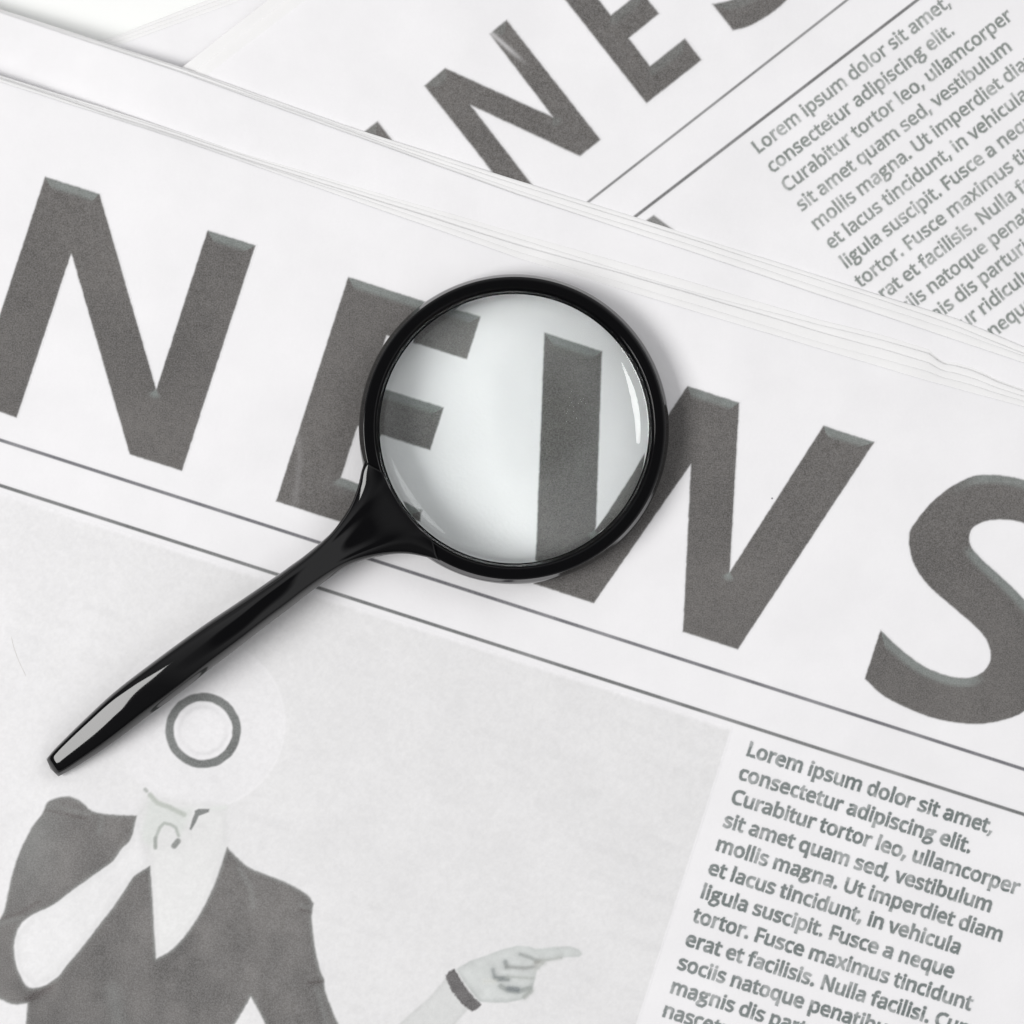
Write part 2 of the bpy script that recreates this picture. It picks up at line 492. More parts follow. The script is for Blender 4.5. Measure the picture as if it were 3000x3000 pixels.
# ---- small type: outlines of a plain sans, in thousandths of the type size
GLYPHS = {",":[215,[[[154,84],[149,65],[143,45],[136,23],[128,1],[120,-20],[111,-42],[102,-63],[94,-84],[85,-103],[33,-103],[38,-83],[43,-61],[49,-38],[53,-15],[58,8],[63,31],[67,53],[70,74],[73,93],[148,93]]]],".":[215,[[[58,43],[59,61],[64,75],[72,85],[82,92],[94,96],[107,97],[120,96],[132,92],[142,85],[151,75],[156,61],[157,43],[156,26],[151,12],[142,2],[132,-6],[120,-10],[107,-11],[94,-10],[82,-6],[72,2],[64,12],[59,26]]]],"C":[507,[[[323,517],[294,516],[266,510],[241,502],[217,490],[196,474],[178,456],[162,434],[149,410],[139,383],[131,353],[127,321],[125,286],[128,241],[135,200],[147,164],[164,132],[186,105],[213,83],[244,68],[281,58],[322,55],[347,56],[371,58],[394,62],[416,66],[438,72],[460,78],[460,15],[438,8],[416,2],[393,-2],[369,-6],[342,-7],[312,-8],[257,-4],[208,8],[166,28],[130,56],[101,90],[78,131],[62,178],[52,230],[49,287],[51,329],[57,369],[67,406],[81,440],[99,471],[120,499],[145,523],[174,543],[206,559],[242,571],[281,578],[324,581],[353,580],[381,577],[409,572],[435,565],[460,557],[482,547],[453,486],[435,494],[415,501],[394,508],[372,513],[348,516]]]],"F":[416,[[[150,0],[78,0],[78,573],[398,573],[398,509],[150,509],[150,306],[383,306],[383,243],[150,243]]]],"L":[420,[[[78,0],[78,573],[150,573],[150,64],[400,64],[400,0]]]],"N":[609,[[[532,0],[447,0],[141,476],[138,476],[139,462],[140,448],[141,432],[142,415],[142,397],[143,378],[144,359],[144,340],[144,320],[144,0],[78,0],[78,573],[161,573],[467,99],[470,99],[469,109],[469,121],[468,137],[467,155],[466,173],[466,193],[465,213],[464,232],[464,249],[464,573],[532,573]]]],"Q":[626,[[[577,287],[575,242],[569,200],[559,160],[544,124],[525,92],[503,64],[476,40],[445,21],[411,6],[548,-136],[444,-136],[334,-7],[330,-7],[327,-7],[324,-8],[320,-8],[317,-8],[314,-8],[271,-6],[232,1],[196,13],[165,29],[138,49],[114,73],[94,101],[78,132],[65,167],[56,204],[51,245],[49,288],[52,344],[62,396],[78,442],[100,482],[130,517],[166,545],[208,565],[258,577],[314,581],[369,577],[417,565],[459,545],[495,517],[524,483],[547,442],[564,396],[574,344]],[[125,287],[127,241],[134,200],[145,163],[161,131],[182,104],[207,83],[238,67],[273,58],[314,55],[354,58],[390,67],[420,83],[445,104],[465,131],[481,163],[492,200],[499,241],[501,287],[496,354],[481,411],[456,457],[421,491],[373,511],[314,518],[274,515],[238,506],[207,490],[182,469],[161,443],[145,411],[134,374],[127,333]]]],"U":[586,[[[513,202],[511,164],[503,128],[489,95],[470,65],[446,40],[416,20],[380,4],[338,-5],[290,-8],[225,-2],[171,18],[128,50],[97,93],[78,144],[72,204],[72,573],[144,573],[144,201],[148,158],[161,122],[182,93],[211,72],[248,59],[294,55],[327,57],[355,63],[379,73],[399,88],[415,105],[427,126],[435,149],[440,174],[442,202],[442,573],[513,573]]]],"a":[450,[[[231,437],[279,433],[318,422],[347,403],[368,375],[381,338],[385,293],[385,0],[334,0],[320,61],[317,61],[304,46],[292,33],[279,22],[265,13],[250,5],[234,-1],[216,-5],[195,-7],[172,-8],[148,-7],[124,-2],[103,6],[84,16],[68,30],[55,48],[45,68],[39,92],[37,119],[43,159],[59,192],[87,219],[127,238],[179,251],[243,257],[316,259],[316,285],[313,317],[306,342],[293,359],[275,371],[253,378],[227,380],[205,379],[183,376],[163,370],[143,363],[124,355],[106,347],[84,400],[104,410],[126,419],[151,426],[177,432],[204,436]],[[252,208],[204,203],[167,195],[141,182],[124,165],[113,144],[110,119],[112,97],[120,79],[132,66],[148,56],[167,51],[188,49],[223,52],[253,62],[279,79],[299,103],[311,134],[315,172],[315,210]]]],"b":[493,[[[139,461],[139,443],[138,426],[138,410],[137,396],[136,383],[135,373],[139,373],[153,390],[169,405],[189,419],[213,429],[240,435],[272,437],[322,431],[365,412],[401,381],[428,338],[444,283],[449,215],[447,168],[439,127],[427,91],[410,61],[390,36],[365,17],[337,3],[306,-5],[272,-8],[240,-6],[213,0],[189,10],[169,24],[153,38],[139,55],[133,55],[119,0],[68,0],[68,609],[139,609]],[[260,379],[231,377],[207,371],[188,361],[172,348],[159,330],[150,308],[144,282],[140,252],[139,217],[139,214],[142,165],[150,125],[165,93],[187,69],[219,55],[261,51],[297,55],[325,69],[348,93],[363,126],[373,166],[376,216],[373,265],[363,306],[348,338],[325,360],[296,374]]]],"c":[385,[[[241,-8],[204,-5],[170,2],[139,15],[112,34],[88,58],[69,87],[55,123],[47,165],[44,213],[47,262],[56,305],[71,342],[90,372],[114,396],[142,415],[174,428],[208,435],[245,438],[267,437],[288,435],[309,431],[328,426],[344,421],[358,415],[337,356],[323,361],[308,365],[292,370],[275,373],[259,375],[244,376],[217,374],[193,368],[172,358],[155,343],[141,325],[131,303],[123,277],[119,247],[117,213],[119,181],[123,152],[131,126],[141,104],[155,86],[172,71],[191,61],[214,55],[240,53],[262,54],[283,56],[302,60],[319,65],[336,71],[351,78],[351,15],[336,8],[320,3],[304,-2],[285,-5],[264,-7]]]],"d":[493,[[[221,-8],[171,-2],[128,17],[92,48],[65,91],[49,146],[44,214],[49,282],[66,338],[93,381],[128,413],[171,432],[221,438],[243,437],[262,434],[280,429],[296,423],[310,416],[323,407],[335,397],[345,386],[354,374],[359,374],[359,383],[358,393],[356,405],[355,418],[355,429],[354,438],[354,609],[425,609],[425,0],[368,0],[358,58],[354,58],[345,46],[335,35],[323,24],[310,15],[296,7],[279,1],[262,-4],[242,-7]],[[232,51],[273,55],[305,67],[328,88],[343,117],[352,154],[355,200],[355,213],[352,263],[343,304],[329,336],[306,360],[274,375],[231,379],[196,374],[168,359],[146,334],[130,300],[120,260],[117,213],[120,165],[130,125],[146,93],[168,69],[197,55]]]],"e":[452,[[[234,438],[269,435],[301,427],[329,414],[354,396],[374,373],[390,346],[402,315],[409,281],[411,244],[411,201],[117,201],[122,157],[134,119],[154,90],[181,69],[215,56],[254,52],[280,53],[305,56],[327,60],[348,66],[370,73],[392,82],[392,20],[370,11],[349,4],[327,-1],[304,-5],[279,-7],[251,-8],[212,-5],[176,3],[143,17],[114,36],[90,61],[70,91],[56,126],[47,167],[44,212],[47,257],[55,297],[68,333],[86,364],[108,390],[134,411],[164,426],[198,435]],[[233,380],[202,377],[175,366],[154,348],[137,323],[125,293],[119,257],[338,257],[336,281],[333,302],[326,322],[318,338],[306,353],[292,364],[276,373],[256,378]]]],"f":[276,[[[266,375],[158,375],[158,0],[87,0],[87,375],[12,375],[12,408],[87,432],[87,457],[89,492],[95,522],[104,547],[116,568],[132,585],[152,597],[174,606],[199,612],[227,613],[244,613],[259,612],[274,609],[287,606],[300,603],[310,599],[292,544],[283,546],[273,549],[262,552],[251,554],[239,555],[228,556],[206,553],[189,545],[175,532],[166,513],[160,489],[158,458],[158,430],[266,430]]]],"g":[493,[[[221,438],[248,436],[273,431],[297,422],[319,409],[338,393],[355,373],[359,373],[369,430],[425,430],[425,-7],[423,-46],[416,-80],[404,-109],[388,-135],[367,-155],[341,-172],[310,-183],[274,-190],[233,-192],[202,-192],[174,-189],[147,-186],[122,-180],[99,-174],[78,-165],[78,-100],[99,-110],[123,-118],[149,-125],[177,-130],[206,-133],[237,-134],[271,-130],[300,-119],[324,-101],[341,-77],[352,-48],[355,-13],[355,4],[355,11],[356,21],[356,32],[357,43],[357,51],[358,57],[354,57],[338,37],[320,21],[299,8],[275,-1],[250,-6],[221,-8],[170,-2],[126,18],[91,51],[65,95],[49,149],[44,214],[49,278],[65,332],[91,377],[126,411],[169,431]],[[230,379],[207,376],[187,370],[169,359],[153,344],[140,326],[130,303],[123,277],[119,247],[117,213],[120,165],[130,124],[146,92],[169,68],[197,54],[232,50],[253,51],[271,53],[288,58],[303,65],[315,74],[326,85],[336,98],[343,113],[349,131],[353,151],[355,173],[356,197],[356,214],[355,251],[350,282],[343,309],[332,331],[319,348],[302,362],[281,371],[257,377]]]],"h":[496,[[[139,431],[139,420],[138,410],[138,399],[137,389],[136,379],[135,370],[140,370],[149,385],[161,397],[174,407],[188,416],[204,424],[221,429],[238,434],[255,436],[273,437],[306,435],[335,430],[360,421],[382,408],[399,391],[413,370],[423,344],[429,314],[431,280],[431,0],[361,0],[361,275],[358,307],[351,333],[338,353],[319,367],[295,376],[265,379],[235,377],[210,370],[189,360],[173,347],[160,329],[150,308],[144,283],[140,254],[139,222],[139,0],[68,0],[68,609],[139,609]]]],"i":[207,[[[139,430],[139,0],[68,0],[68,430]],[[104,591],[115,590],[124,586],[133,580],[140,572],[144,560],[145,546],[144,532],[140,521],[133,512],[124,506],[115,502],[104,501],[93,502],[83,506],[75,512],[68,521],[64,532],[63,546],[64,560],[68,572],[75,580],[83,586],[93,590]]]],"l":[207,[[[139,0],[68,0],[68,609],[139,609]]]],"m":[750,[[[540,438],[584,434],[621,421],[649,401],[669,371],[681,330],[685,280],[685,0],[615,0],[615,277],[613,308],[606,333],[594,353],[577,367],[555,376],[528,379],[490,374],[460,362],[438,342],[423,315],[414,280],[411,237],[411,0],[342,0],[342,277],[341,298],[337,317],[332,333],[325,347],[315,359],[303,367],[289,374],[272,377],[253,379],[227,377],[204,370],[185,360],[170,347],[158,329],[150,308],[144,283],[140,255],[139,223],[139,0],[68,0],[68,430],[125,430],[136,371],[140,371],[149,385],[160,398],[173,409],[186,418],[201,425],[217,431],[233,435],[249,437],[266,438],[298,436],[325,430],[349,420],[369,406],[386,388],[398,366],[402,366],[418,388],[438,406],[461,420],[486,430],[512,436]]]],"n":[496,[[[275,438],[322,434],[361,421],[391,401],[413,371],[426,330],[431,280],[431,0],[361,0],[361,275],[358,307],[351,333],[338,353],[319,367],[295,376],[265,379],[222,374],[189,361],[166,338],[151,308],[142,269],[139,223],[139,0],[68,0],[68,430],[125,430],[136,371],[140,371],[150,385],[162,398],[175,409],[190,418],[206,425],[222,431],[239,435],[257,437]]]],"o":[485,[[[442,216],[440,181],[436,150],[428,121],[417,95],[404,71],[388,51],[369,33],[348,18],[324,7],[299,-1],[271,-6],[241,-8],[214,-6],[188,-1],[163,7],[140,18],[119,33],[100,51],[84,71],[70,95],[59,121],[51,150],[46,181],[44,216],[47,261],[55,301],[68,336],[87,367],[110,392],[137,412],[169,426],[204,435],[244,438],[281,435],[316,426],[347,412],[374,392],[398,367],[417,336],[431,301],[439,261]],[[117,216],[119,184],[123,154],[130,128],[141,105],[155,86],[172,71],[192,59],[216,53],[243,51],[270,53],[294,59],[314,71],[331,86],[345,105],[356,128],[363,154],[367,184],[369,216],[367,248],[363,277],[355,303],[345,325],[331,344],[314,359],[294,370],[270,376],[242,379],[202,374],[171,359],[147,335],[130,303],[120,263]]]],"p":[493,[[[273,438],[322,432],[365,413],[401,383],[428,339],[444,284],[449,216],[447,170],[439,129],[427,93],[410,62],[390,37],[365,17],[337,3],[306,-5],[272,-8],[251,-7],[231,-4],[213,1],[197,7],[182,15],[170,24],[158,33],[148,44],[139,55],[134,55],[135,45],[136,33],[137,20],[138,7],[139,-5],[139,-16],[139,-192],[68,-192],[68,430],[126,430],[136,371],[139,371],[148,383],[158,394],[170,405],[182,414],[197,422],[213,429],[231,434],[251,437]],[[260,379],[233,377],[210,371],[190,362],[174,349],[161,333],[152,313],[145,289],[141,261],[139,229],[139,216],[140,182],[144,152],[150,126],[159,103],[172,85],[188,70],[208,59],[233,53],[261,51],[286,53],[308,60],[326,72],[341,88],[354,108],[364,131],[371,157],[375,186],[376,217],[373,262],[363,302],[348,334],[325,359],[296,374]]]],"q":[493,[[[354,-9],[355,1],[355,13],[355,25],[356,37],[357,48],[358,58],[354,58],[340,40],[323,25],[303,11],[279,1],[251,-6],[219,-8],[170,-2],[128,17],[93,48],[66,91],[49,146],[44,214],[47,261],[54,302],[67,338],[83,368],[104,393],[129,413],[157,427],[188,435],[221,438],[253,436],[280,429],[304,419],[324,405],[341,389],[355,371],[358,371],[369,430],[425,430],[425,-192],[354,-192]],[[233,51],[260,52],[284,58],[304,67],[320,79],[333,96],[342,116],[349,140],[353,168],[355,199],[355,213],[352,263],[343,305],[328,337],[305,361],[273,375],[231,379],[196,374],[167,359],[145,334],[130,300],[120,260],[117,213],[120,165],[130,126],[146,93],[168,70],[197,55]]]],"r":[331,[[[269,438],[277,438],[286,437],[295,437],[304,436],[312,435],[319,433],[310,368],[303,370],[296,371],[287,372],[279,373],[271,374],[264,374],[248,373],[232,369],[217,363],[202,355],[189,346],[176,334],[166,321],[156,305],[149,289],[143,270],[140,251],[139,229],[139,0],[68,0],[68,430],[126,430],[134,351],[137,351],[147,367],[158,381],[170,395],[183,407],[198,418],[214,426],[231,433],[249,437]]]],"s":[384,[[[348,119],[346,92],[339,69],[327,49],[311,32],[292,18],[268,6],[241,-2],[210,-6],[176,-8],[148,-7],[122,-5],[99,-1],[78,5],[59,11],[42,19],[42,83],[60,75],[81,67],[104,60],[128,54],[153,50],[178,49],[211,51],[236,57],[256,66],[269,79],[277,94],[280,112],[279,123],[276,132],[271,141],[264,150],[253,158],[239,167],[222,176],[200,185],[174,196],[148,206],[124,217],[103,228],[84,239],[69,252],[57,266],[48,283],[43,302],[41,324],[46,358],[61,386],[85,408],[118,425],[157,435],[202,438],[228,437],[252,434],[275,430],[298,424],[319,417],[339,409],[315,353],[297,360],[278,366],[258,372],[238,377],[218,379],[197,380],[171,379],[149,374],[131,366],[118,356],[111,343],[108,328],[109,317],[113,307],[119,298],[127,290],[139,282],[154,274],[172,266],[193,256],[219,246],[245,236],[268,226],[289,215],[306,203],[321,191],[333,176],[341,159],[346,140]]]],"t":[289,[[[212,50],[222,50],[233,51],[245,53],[255,54],[264,56],[272,59],[272,5],[263,1],[253,-2],[240,-4],[226,-6],[213,-8],[200,-8],[178,-7],[157,-3],[138,4],[120,13],[104,27],[91,44],[82,66],[76,93],[74,125],[74,375],[13,375],[13,409],[75,437],[103,528],[144,528],[144,430],[269,430],[269,375],[144,375],[144,127],[146,103],[153,83],[163,69],[177,58],[193,52]]]],"u":[496,[[[427,430],[427,0],[370,0],[359,57],[356,57],[346,43],[334,31],[321,20],[306,11],[290,4],[273,-1],[256,-5],[238,-7],[220,-8],[187,-6],[159,-1],[134,8],[112,21],[95,38],[81,59],[71,85],[65,114],[63,148],[63,430],[135,430],[135,153],[137,122],[145,96],[158,76],[176,62],[200,53],[230,51],[260,53],[285,59],[306,69],[323,82],[336,100],[345,121],[352,146],[356,175],[357,206],[357,430]]]],"v":[407,[[[163,0],[0,430],[75,430],[167,176],[171,164],[176,151],[180,137],[185,123],[189,109],[193,96],[197,83],[199,72],[201,63],[204,63],[207,72],[210,84],[214,96],[218,110],[222,124],[227,138],[232,152],[237,165],[241,176],[332,430],[407,430],[244,0]]]],"x":[424,[[[170,220],[22,430],[102,430],[213,268],[322,430],[402,430],[253,220],[410,0],[330,0],[213,172],[94,0],[14,0]]]]," ":[209,[]]}
def ell(cx, cy, rx, ry, n=22):
    return [(cx + rx * math.cos(2 * math.pi * k / n), cy + ry * math.sin(2 * math.pi * k / n)) for k in range(n + 1)]
G_STROKES = [ell(208, 305, 118, 96), [(280, 395), (330, 402), (420, 402)], [(150, 215), (108, 175), (112, 130), (160, 105), (290, 92), (370, 60), (392, 0), (350, -80), (250, -150),
             (150, -158), (70, -130), (46, -80), (62, -20), (130, 60), (180, 95)]]
LINES = ["Lorem ipsum dolor sit amet,", "consectetur adipiscing elit.", "Curabitur tortor leo, ullamcorper", "sit amet quam sed, vestibulum",
         "mollis magna. Ut imperdiet diam", "et lacus tincidunt, in vehicula", "ligula suscipit. Fusce a neque", "tortor. Fusce maximus tincidunt",
         "erat et facilisis. Nulla facilisi. Cum", "sociis natoque penatibus et", "magnis dis parturient montes,", "nascetur ridiculus mus.", "Fusce a  neque eu"]
def typeset(name, parent, zf, o, U, V, s, lead, lines, bold, soft, ink, box, fade=0.26, seed=0):
    vs, fs, cs = [], [], []
    base = 0
    step = 1.7
    for li, line in enumerate(lines):
        adv = 0.0
        for ch in line:
            A, polys = GLYPHS[ch]
            if ch == 'g': A = 470
            if ch != ' ':
                ox, oy = loc(o, adv * s, li * lead, U, V)
                if box[0] < ox < box[1] and box[2] < oy < box[3]:
                    gx = np.arange(-40 * 1.0, A + 60, step / s); gy = np.arange(-240, 680, step / s)
                    GX, GY = np.meshgrid(gx, gy)
                    if ch == 'g':
                        d = np.minimum.reduce([sdf_stroke(GX, GY, st) for st in G_STROKES]) - 30
                    else:
                        d, _, _ = sdf_poly(GX, GY, polys)
                    d = d * s                                     # px
                    px = ox + GX * s * U[0] - GY * s * V[0]; py = oy + GX * s * U[1] - GY * s * V[1]
                    d = d + (vnoise(px, py, 6, 7 + seed) - 0.5) * 1.8
                    a = 1 - sstep(bold - soft, bold + soft, d)
                    a = a * (1 - fade * sstep(0.58, 0.85, vnoise(px, py, 26, 8 + seed))) * (0.88 + 0.12 * vnoise(px, py, 90, 4))
                    n, m = GX.shape
                    idx = np.arange(n * m).reshape(n, m)
                    f = np.stack([idx[:-1, :-1], idx[:-1, 1:], idx[1:, 1:], idx[1:, :-1]], -1).reshape(-1, 4)
                    on = (a > 0.03).ravel()
                    f = f[on[f].any(1)]
                    if len(f):
                        used, inv = np.unique(f, return_inverse=True)
                        pxu, pyu = px.ravel()[used], py.ravel()[used]
                        z = zf(pxu, pyu) + LIFT + 0.004 * MM * (li % 2) + 0.002 * MM * (len(vs) % 2)
                        wx, wy = P(pxu, pyu, z)
                        vs.append(np.stack([wx, wy, z], -1))
                        fs.append(inv.reshape(-1, 4) + base); base += len(used)
                        cs.append(PAPER + (np.array(ink) - PAPER) * a.ravel()[used][:, None])
            adv += A
    return build(name, np.concatenate(vs), np.concatenate(fs).astype(np.int32), M_PRINT, parent, col=np.concatenate(cs))

typeset('article_text', front, z_front, (2183, 2211), U1, V1, 0.0714, 73.0, LINES, 2.6, 2.2, (0.115, 0.142, 0.138), (1700, 3290, 2100, 3160))
typeset('article_text', rear, z_rear, (2220, 452), (0.7925, -0.610), (0.610, 0.7925), 0.0675, 70.6, LINES, 1.8, 3.2, (0.185, 0.210, 0.195), (2080, 3500, -220, 1120), seed=20)

# ---- the printed photograph on the front page
def q7(pts): return [(x / 1.932, 2000 + y / 1.932) for x, y in pts]
def q5(pts): return [(300 + x / 3.864, 2150 + y / 3.864) for x, y in pts]
def qh(pts): return [(1200 + x / 3.513, 2650 + y / 3.513) for x, y in pts]
JACKET = q7([(265, 680), (330, 650), (400, 645), (470, 680), (520, 725), (620, 745), (775, 752), (765, 800), (748, 870), (730, 905), (690, 940), (660, 985), (630, 1020),
             (560, 1070), (420, 1170), (300, 1260), (190, 1312), (120, 1365), (88, 1440), (80, 1520), (100, 1620), (150, 1715), (200, 1726), (260, 1710), (330, 1660),
             (380, 1595), (470, 1490), (560, 1370), (640, 1270), (720, 1150), (760, 1092), (850, 1035), (862, 1200), (872, 1380), (885, 1562), (960, 1520), (1040, 1440),
             (1130, 1310), (1210, 1150), (1262, 1000), (1285, 932), (1400, 1040), (1520, 1090), (1640, 1140), (1740, 1200), (1775, 1250), (1765, 1330), (1780, 1480),
             (1810, 1620), (1835, 1680), (1840, 1740), (1880, 1850), (1915, 1932), (2000, 2120), (1560, 2120), (1500, 1932), (1420, 1780), (1330, 1932), (1210, 2120),
             (130, 2120), (155, 1815), (80, 1822), (20, 1800), (-30, 1760), (-60, 1600), (-40, 1400), (20, 1300), (60, 1120), (110, 960), (180, 820), (240, 740)])
_keep = q7([(775, 752), (850, 1035), (885, 1562), (1285, 932), (1775, 1250), (1420, 1780), (155, 1815), (1210, 2120), (130, 2120), (2000, 2120), (1560, 2120)])
JACKET = smooth_closed(JACKET, corners=[i for i, p in enumerate(JACKET) if p in _keep], n=3)
HAND = qh([(476, 668), (620, 580), (800, 520), (940, 465), (1100, 425), (1230, 430), (1300, 460), (1500, 435), (1650, 430), (1740, 460), (1780, 510), (1740, 540),
           (1550, 545), (1380, 575), (1370, 620), (1310, 680), (1290, 770), (1270, 850), (1240, 900), (1150, 980), (1000, 1010), (850, 1010), (712, 1000), (560, 800)])
ARM = qh([(-220, 1330), (0, 1130), (200, 960), (370, 760), (640, 1060), (590, 1090), (470, 1229), (350, 1400)])
CUFF = qh([(370, 730), (400, 690), (460, 665), (500, 720), (560, 820), (640, 930), (740, 1030), (700, 1070), (640, 1105), (560, 1050), (440, 900), (385, 790)])
SKIN = q7([(850, 1035), (770, 752), (830, 640), (1280, 700), (1285, 932), (1210, 1150), (1130, 1310), (1040, 1440), (885, 1562)])
NECK = q5([(540, 690), (640, 790), (820, 840), (1010, 850), (960, 1000), (880, 1160), (840, 1060), (760, 1010), (690, 1010), (620, 1120), (590, 1290), (420, 1200), (480, 980)])
TIE = q5([(1045, 870), (1090, 848), (1212, 850), (1205, 885), (1090, 930), (1060, 1000), (1005, 1092), (985, 1080), (1020, 960), (1045, 900)])
photo_top = lambda x: 1446 + 0.3215 * x
def photo_fn(X, Y):
    sx = 2.6
    corner = (2142, 2135)
    un = (X - corner[0]) * U1[0] + (Y - corner[1]) * U1[1]
    vn = (X - corner[0]) * V1[0] + (Y - corner[1]) * V1[1]
    area_ = sstep(3, -3, un) * sstep(-4, 14, vn)
    T = np.ones(X.shape + (3,)) * PAPER
    bg = PAPER * np.array((0.888, 0.891, 0.882))
    m1 = vnoise(X, Y, 420, 12) * 0.6 + vnoise(X, Y, 130, 13) * 0.3 + vnoise(X, Y, 34, 14) * 0.25 + vnoise(X, Y, 9, 15) * 0.25 - 0.7
    left_fade = sstep(-200, 900, X) * 0.4 + 0.6
    right = sstep(900, 2100, un + 2100) * 0.02
    T = T + (bg * (1 + 0.045 * m1[..., None] - right[..., None]) - PAPER) * (area_ * left_fade)[..., None]
    vv = vn + (vnoise(X, Y, 300, 61) - 0.5) * 20                     # type showing through from the back
    row = sstep(0.15, 0.7, np.sin(vv * 2 * math.pi / 73.0)) * sstep(0.42, 0.62, vnoise(un, np.floor(vv / 73.0) * 50, 46, 62))
    T = T * (1 - 0.022 * (row * area_ * sstep(0.35, 0.7, vnoise(X, Y, 420, 63)))[..., None])
    def lay(mask, c):
        nonlocal T
        T = T + (np.asarray(c) - T) * mask[..., None]
    def ramp(d, s=sx): return 1 - sstep(-s, s, d)
    # pale disc in front of the face, its rim and the dark ring
    dd = np.hypot(X - 585, Y - 2119)
    lay(ramp(dd - 248, 9) * 0.6, PAPER * 0.955)
    lay(np.exp(-((dd - 249) / 4.0) ** 2) * 0.35 * sstep(-300, 200, X - 400), PAPER * 1.02)
    dr = np.hypot(X - 595, Y - 2140)
    ringd = np.abs(dr - 98) - 12.5 + (vnoise(X, Y, 14, 31) - 0.5) * 2.5
    ang = np.arctan2(Y - 2140, X - 595)
    lay(ramp(dr - 90, 5) * 0.6, PAPER * 0.975)
    lay(np.exp(-((dr - 68) / 7.0) ** 2) * 0.45 * (0.35 + 0.65 * sstep(0.0, 1.0, np.abs(np.sin(ang * 1.0 + 0.5)))), PAPER * 0.72)
    lay(ramp(ringd, 3.5), np.array((0.135, 0.142, 0.138)) * (1 + 0.6 * (vnoise(X, Y, 60, 33)[..., None] - 0.4)))
    # skin and clothes
    d, _, _ = sdf_poly(X, Y, [SKIN]); lay(ramp(d, 16) * 0.7, PAPER * np.array((0.905, 0.916, 0.893)) * (1 - 0.10 * sstep(2620, 2420, Y) * vnoise(X, Y, 50, 72) - 0.08 * sstep(-20, -2, d))[..., None])
    d, _, _ = sdf_poly(X, Y, [NECK]); lay(ramp(d, 12) * 0.75, PAPER * np.array((0.78, 0.82, 0.775)))
    for pts, r, c, s in ((q5([(540, 690), (620, 780), (760, 830), (925, 915)]), 7, (0.46, 0.49, 0.45), 5), (q5([(485, 630), (500, 645)]), 5.5, (0.40, 0.42, 0.40), 4),
                         (q5([(600, 1290), (598, 1190), (650, 1060), (700, 1010), (770, 1025), (830, 1060), (862, 1150)]), 4.6, (0.40, 0.43, 0.40), 4),
                         (q5([(600, 1285), (600, 1180)]), 5.0, (0.33, 0.35, 0.33), 4),
                         (q5([(1240, 850), (1390, 830)]), 6, (0.72, 0.74, 0.72), 6),
                         (q5([(812, 1268), (855, 1215)]), 8.5, (0.20, 0.21, 0.20), 3.5)):
        lay(ramp(sdf_stroke(X, Y, pts) - r, s) * 0.9, c)
    d, _, _ = sdf_poly(X, Y, [TIE]); lay(ramp(d, 3) * 0.95, (0.17, 0.18, 0.175))
    d, _, _ = sdf_poly(X, Y, [JACKET])
    jit = (vnoise(X, Y, 8, 41) - 0.5) * 1.6
    fold = vnoise(X * 0.95 - Y * 0.3, X * 0.3 + Y * 0.5, 80, 42) * 0.75 + vnoise(X, Y, 34, 43) * 0.45 + vnoise(X * 1.0 + Y * 0.4, Y * 0.25, 46, 44) * 0.3 - 0.2
    jc = np.array((0.128, 0.122, 0.117)) * (0.72 + 0.56 * fold[..., None])
    pale = np.maximum(sstep(230, 60, X) * sstep(2750, 2350, Y) * 0.45, sstep(14, 0, -d) * 0.45)
    for ln, w in (([(130, 2350), (200, 2372), (260, 2385)], 4), ([(0, 2702), (60, 2690), (110, 2700)], 7), ([(880, 2650), (915, 2662)], 4), ([(935, 2850), (950, 2862)], 4),
                  ([(700, 2545), (735, 2600), (742, 2660)], 5), ([(330, 2900), (345, 2990)], 14), ([(300, 2388), (290, 2440)], 5), ([(930, 2900), (960, 3000)], 6)):
        pale = np.maximum(pale, 0.26 * np.exp(-(sdf_stroke(X, Y, ln) / (w * 1.7)) ** 2))
    for ln, w in (([(-20, 2700), (60, 2675), (115, 2640)], 6), ([(120, 2370), (190, 2385), (250, 2398)], 4), ([(880, 2665), (920, 2675)], 4), ([(905, 2880), (948, 2875)], 5), ([(80, 2930), (150, 2890)], 12)):
        pale = pale - 0.24 * np.exp(-(sdf_stroke(X, Y, ln) / w) ** 2)
    jc = jc + (np.array((0.275, 0.29, 0.28)) - jc) * pale[..., None]
    lay(ramp(d + jit, 4), jc)
    FORE = q7([(850, 1035), (775, 752), (748, 870), (630, 1020), (420, 1170), (190, 1312), (88, 1440), (100, 1620), (200, 1726), (330, 1660), (560, 1370), (760, 1092)])
    d, _, _ = sdf_poly(X, Y, [FORE]); lay(ramp(d, 5) * 0.7 * (1 - ramp(sdf_poly(X, Y, [JACKET])[0], 3)), PAPER * np.array((0.93, 0.935, 0.925)) * (1 - 0.10 * sstep(-26, -2, sdf_poly(X, Y, [FORE])[0]) + 0.05 * (vnoise(X, Y, 40, 71) - 0.5))[..., None])
    # pointing arm and hand
    d, _, _ = sdf_poly(X, Y, [ARM]); lay(ramp(d, 5) * 0.85, PAPER * (0.745, 0.762, 0.742) * np.ones(X.shape + (1,)) - (sstep(-16, 0, d) * 0.06)[..., None])
    d, _, _ = sdf_poly(X, Y, [HAND]); lay(ramp(d, 4) * 0.9, PAPER * (0.69, 0.725, 0.70) * np.ones(X.shape + (1,)) * (1 + 0.16 * (vnoise(X, Y, 26, 55)[..., None] - 0.45)) - (sstep(-18, 0, d) * (0.05 + 0.07 * sstep(2820, 2900, Y)))[..., None])
    lay(np.exp(-((X - 1600) / 60.0) ** 2 - ((Y - 2785) / 9.0) ** 2) * 0.3, (0.56, 0.60, 0.58))
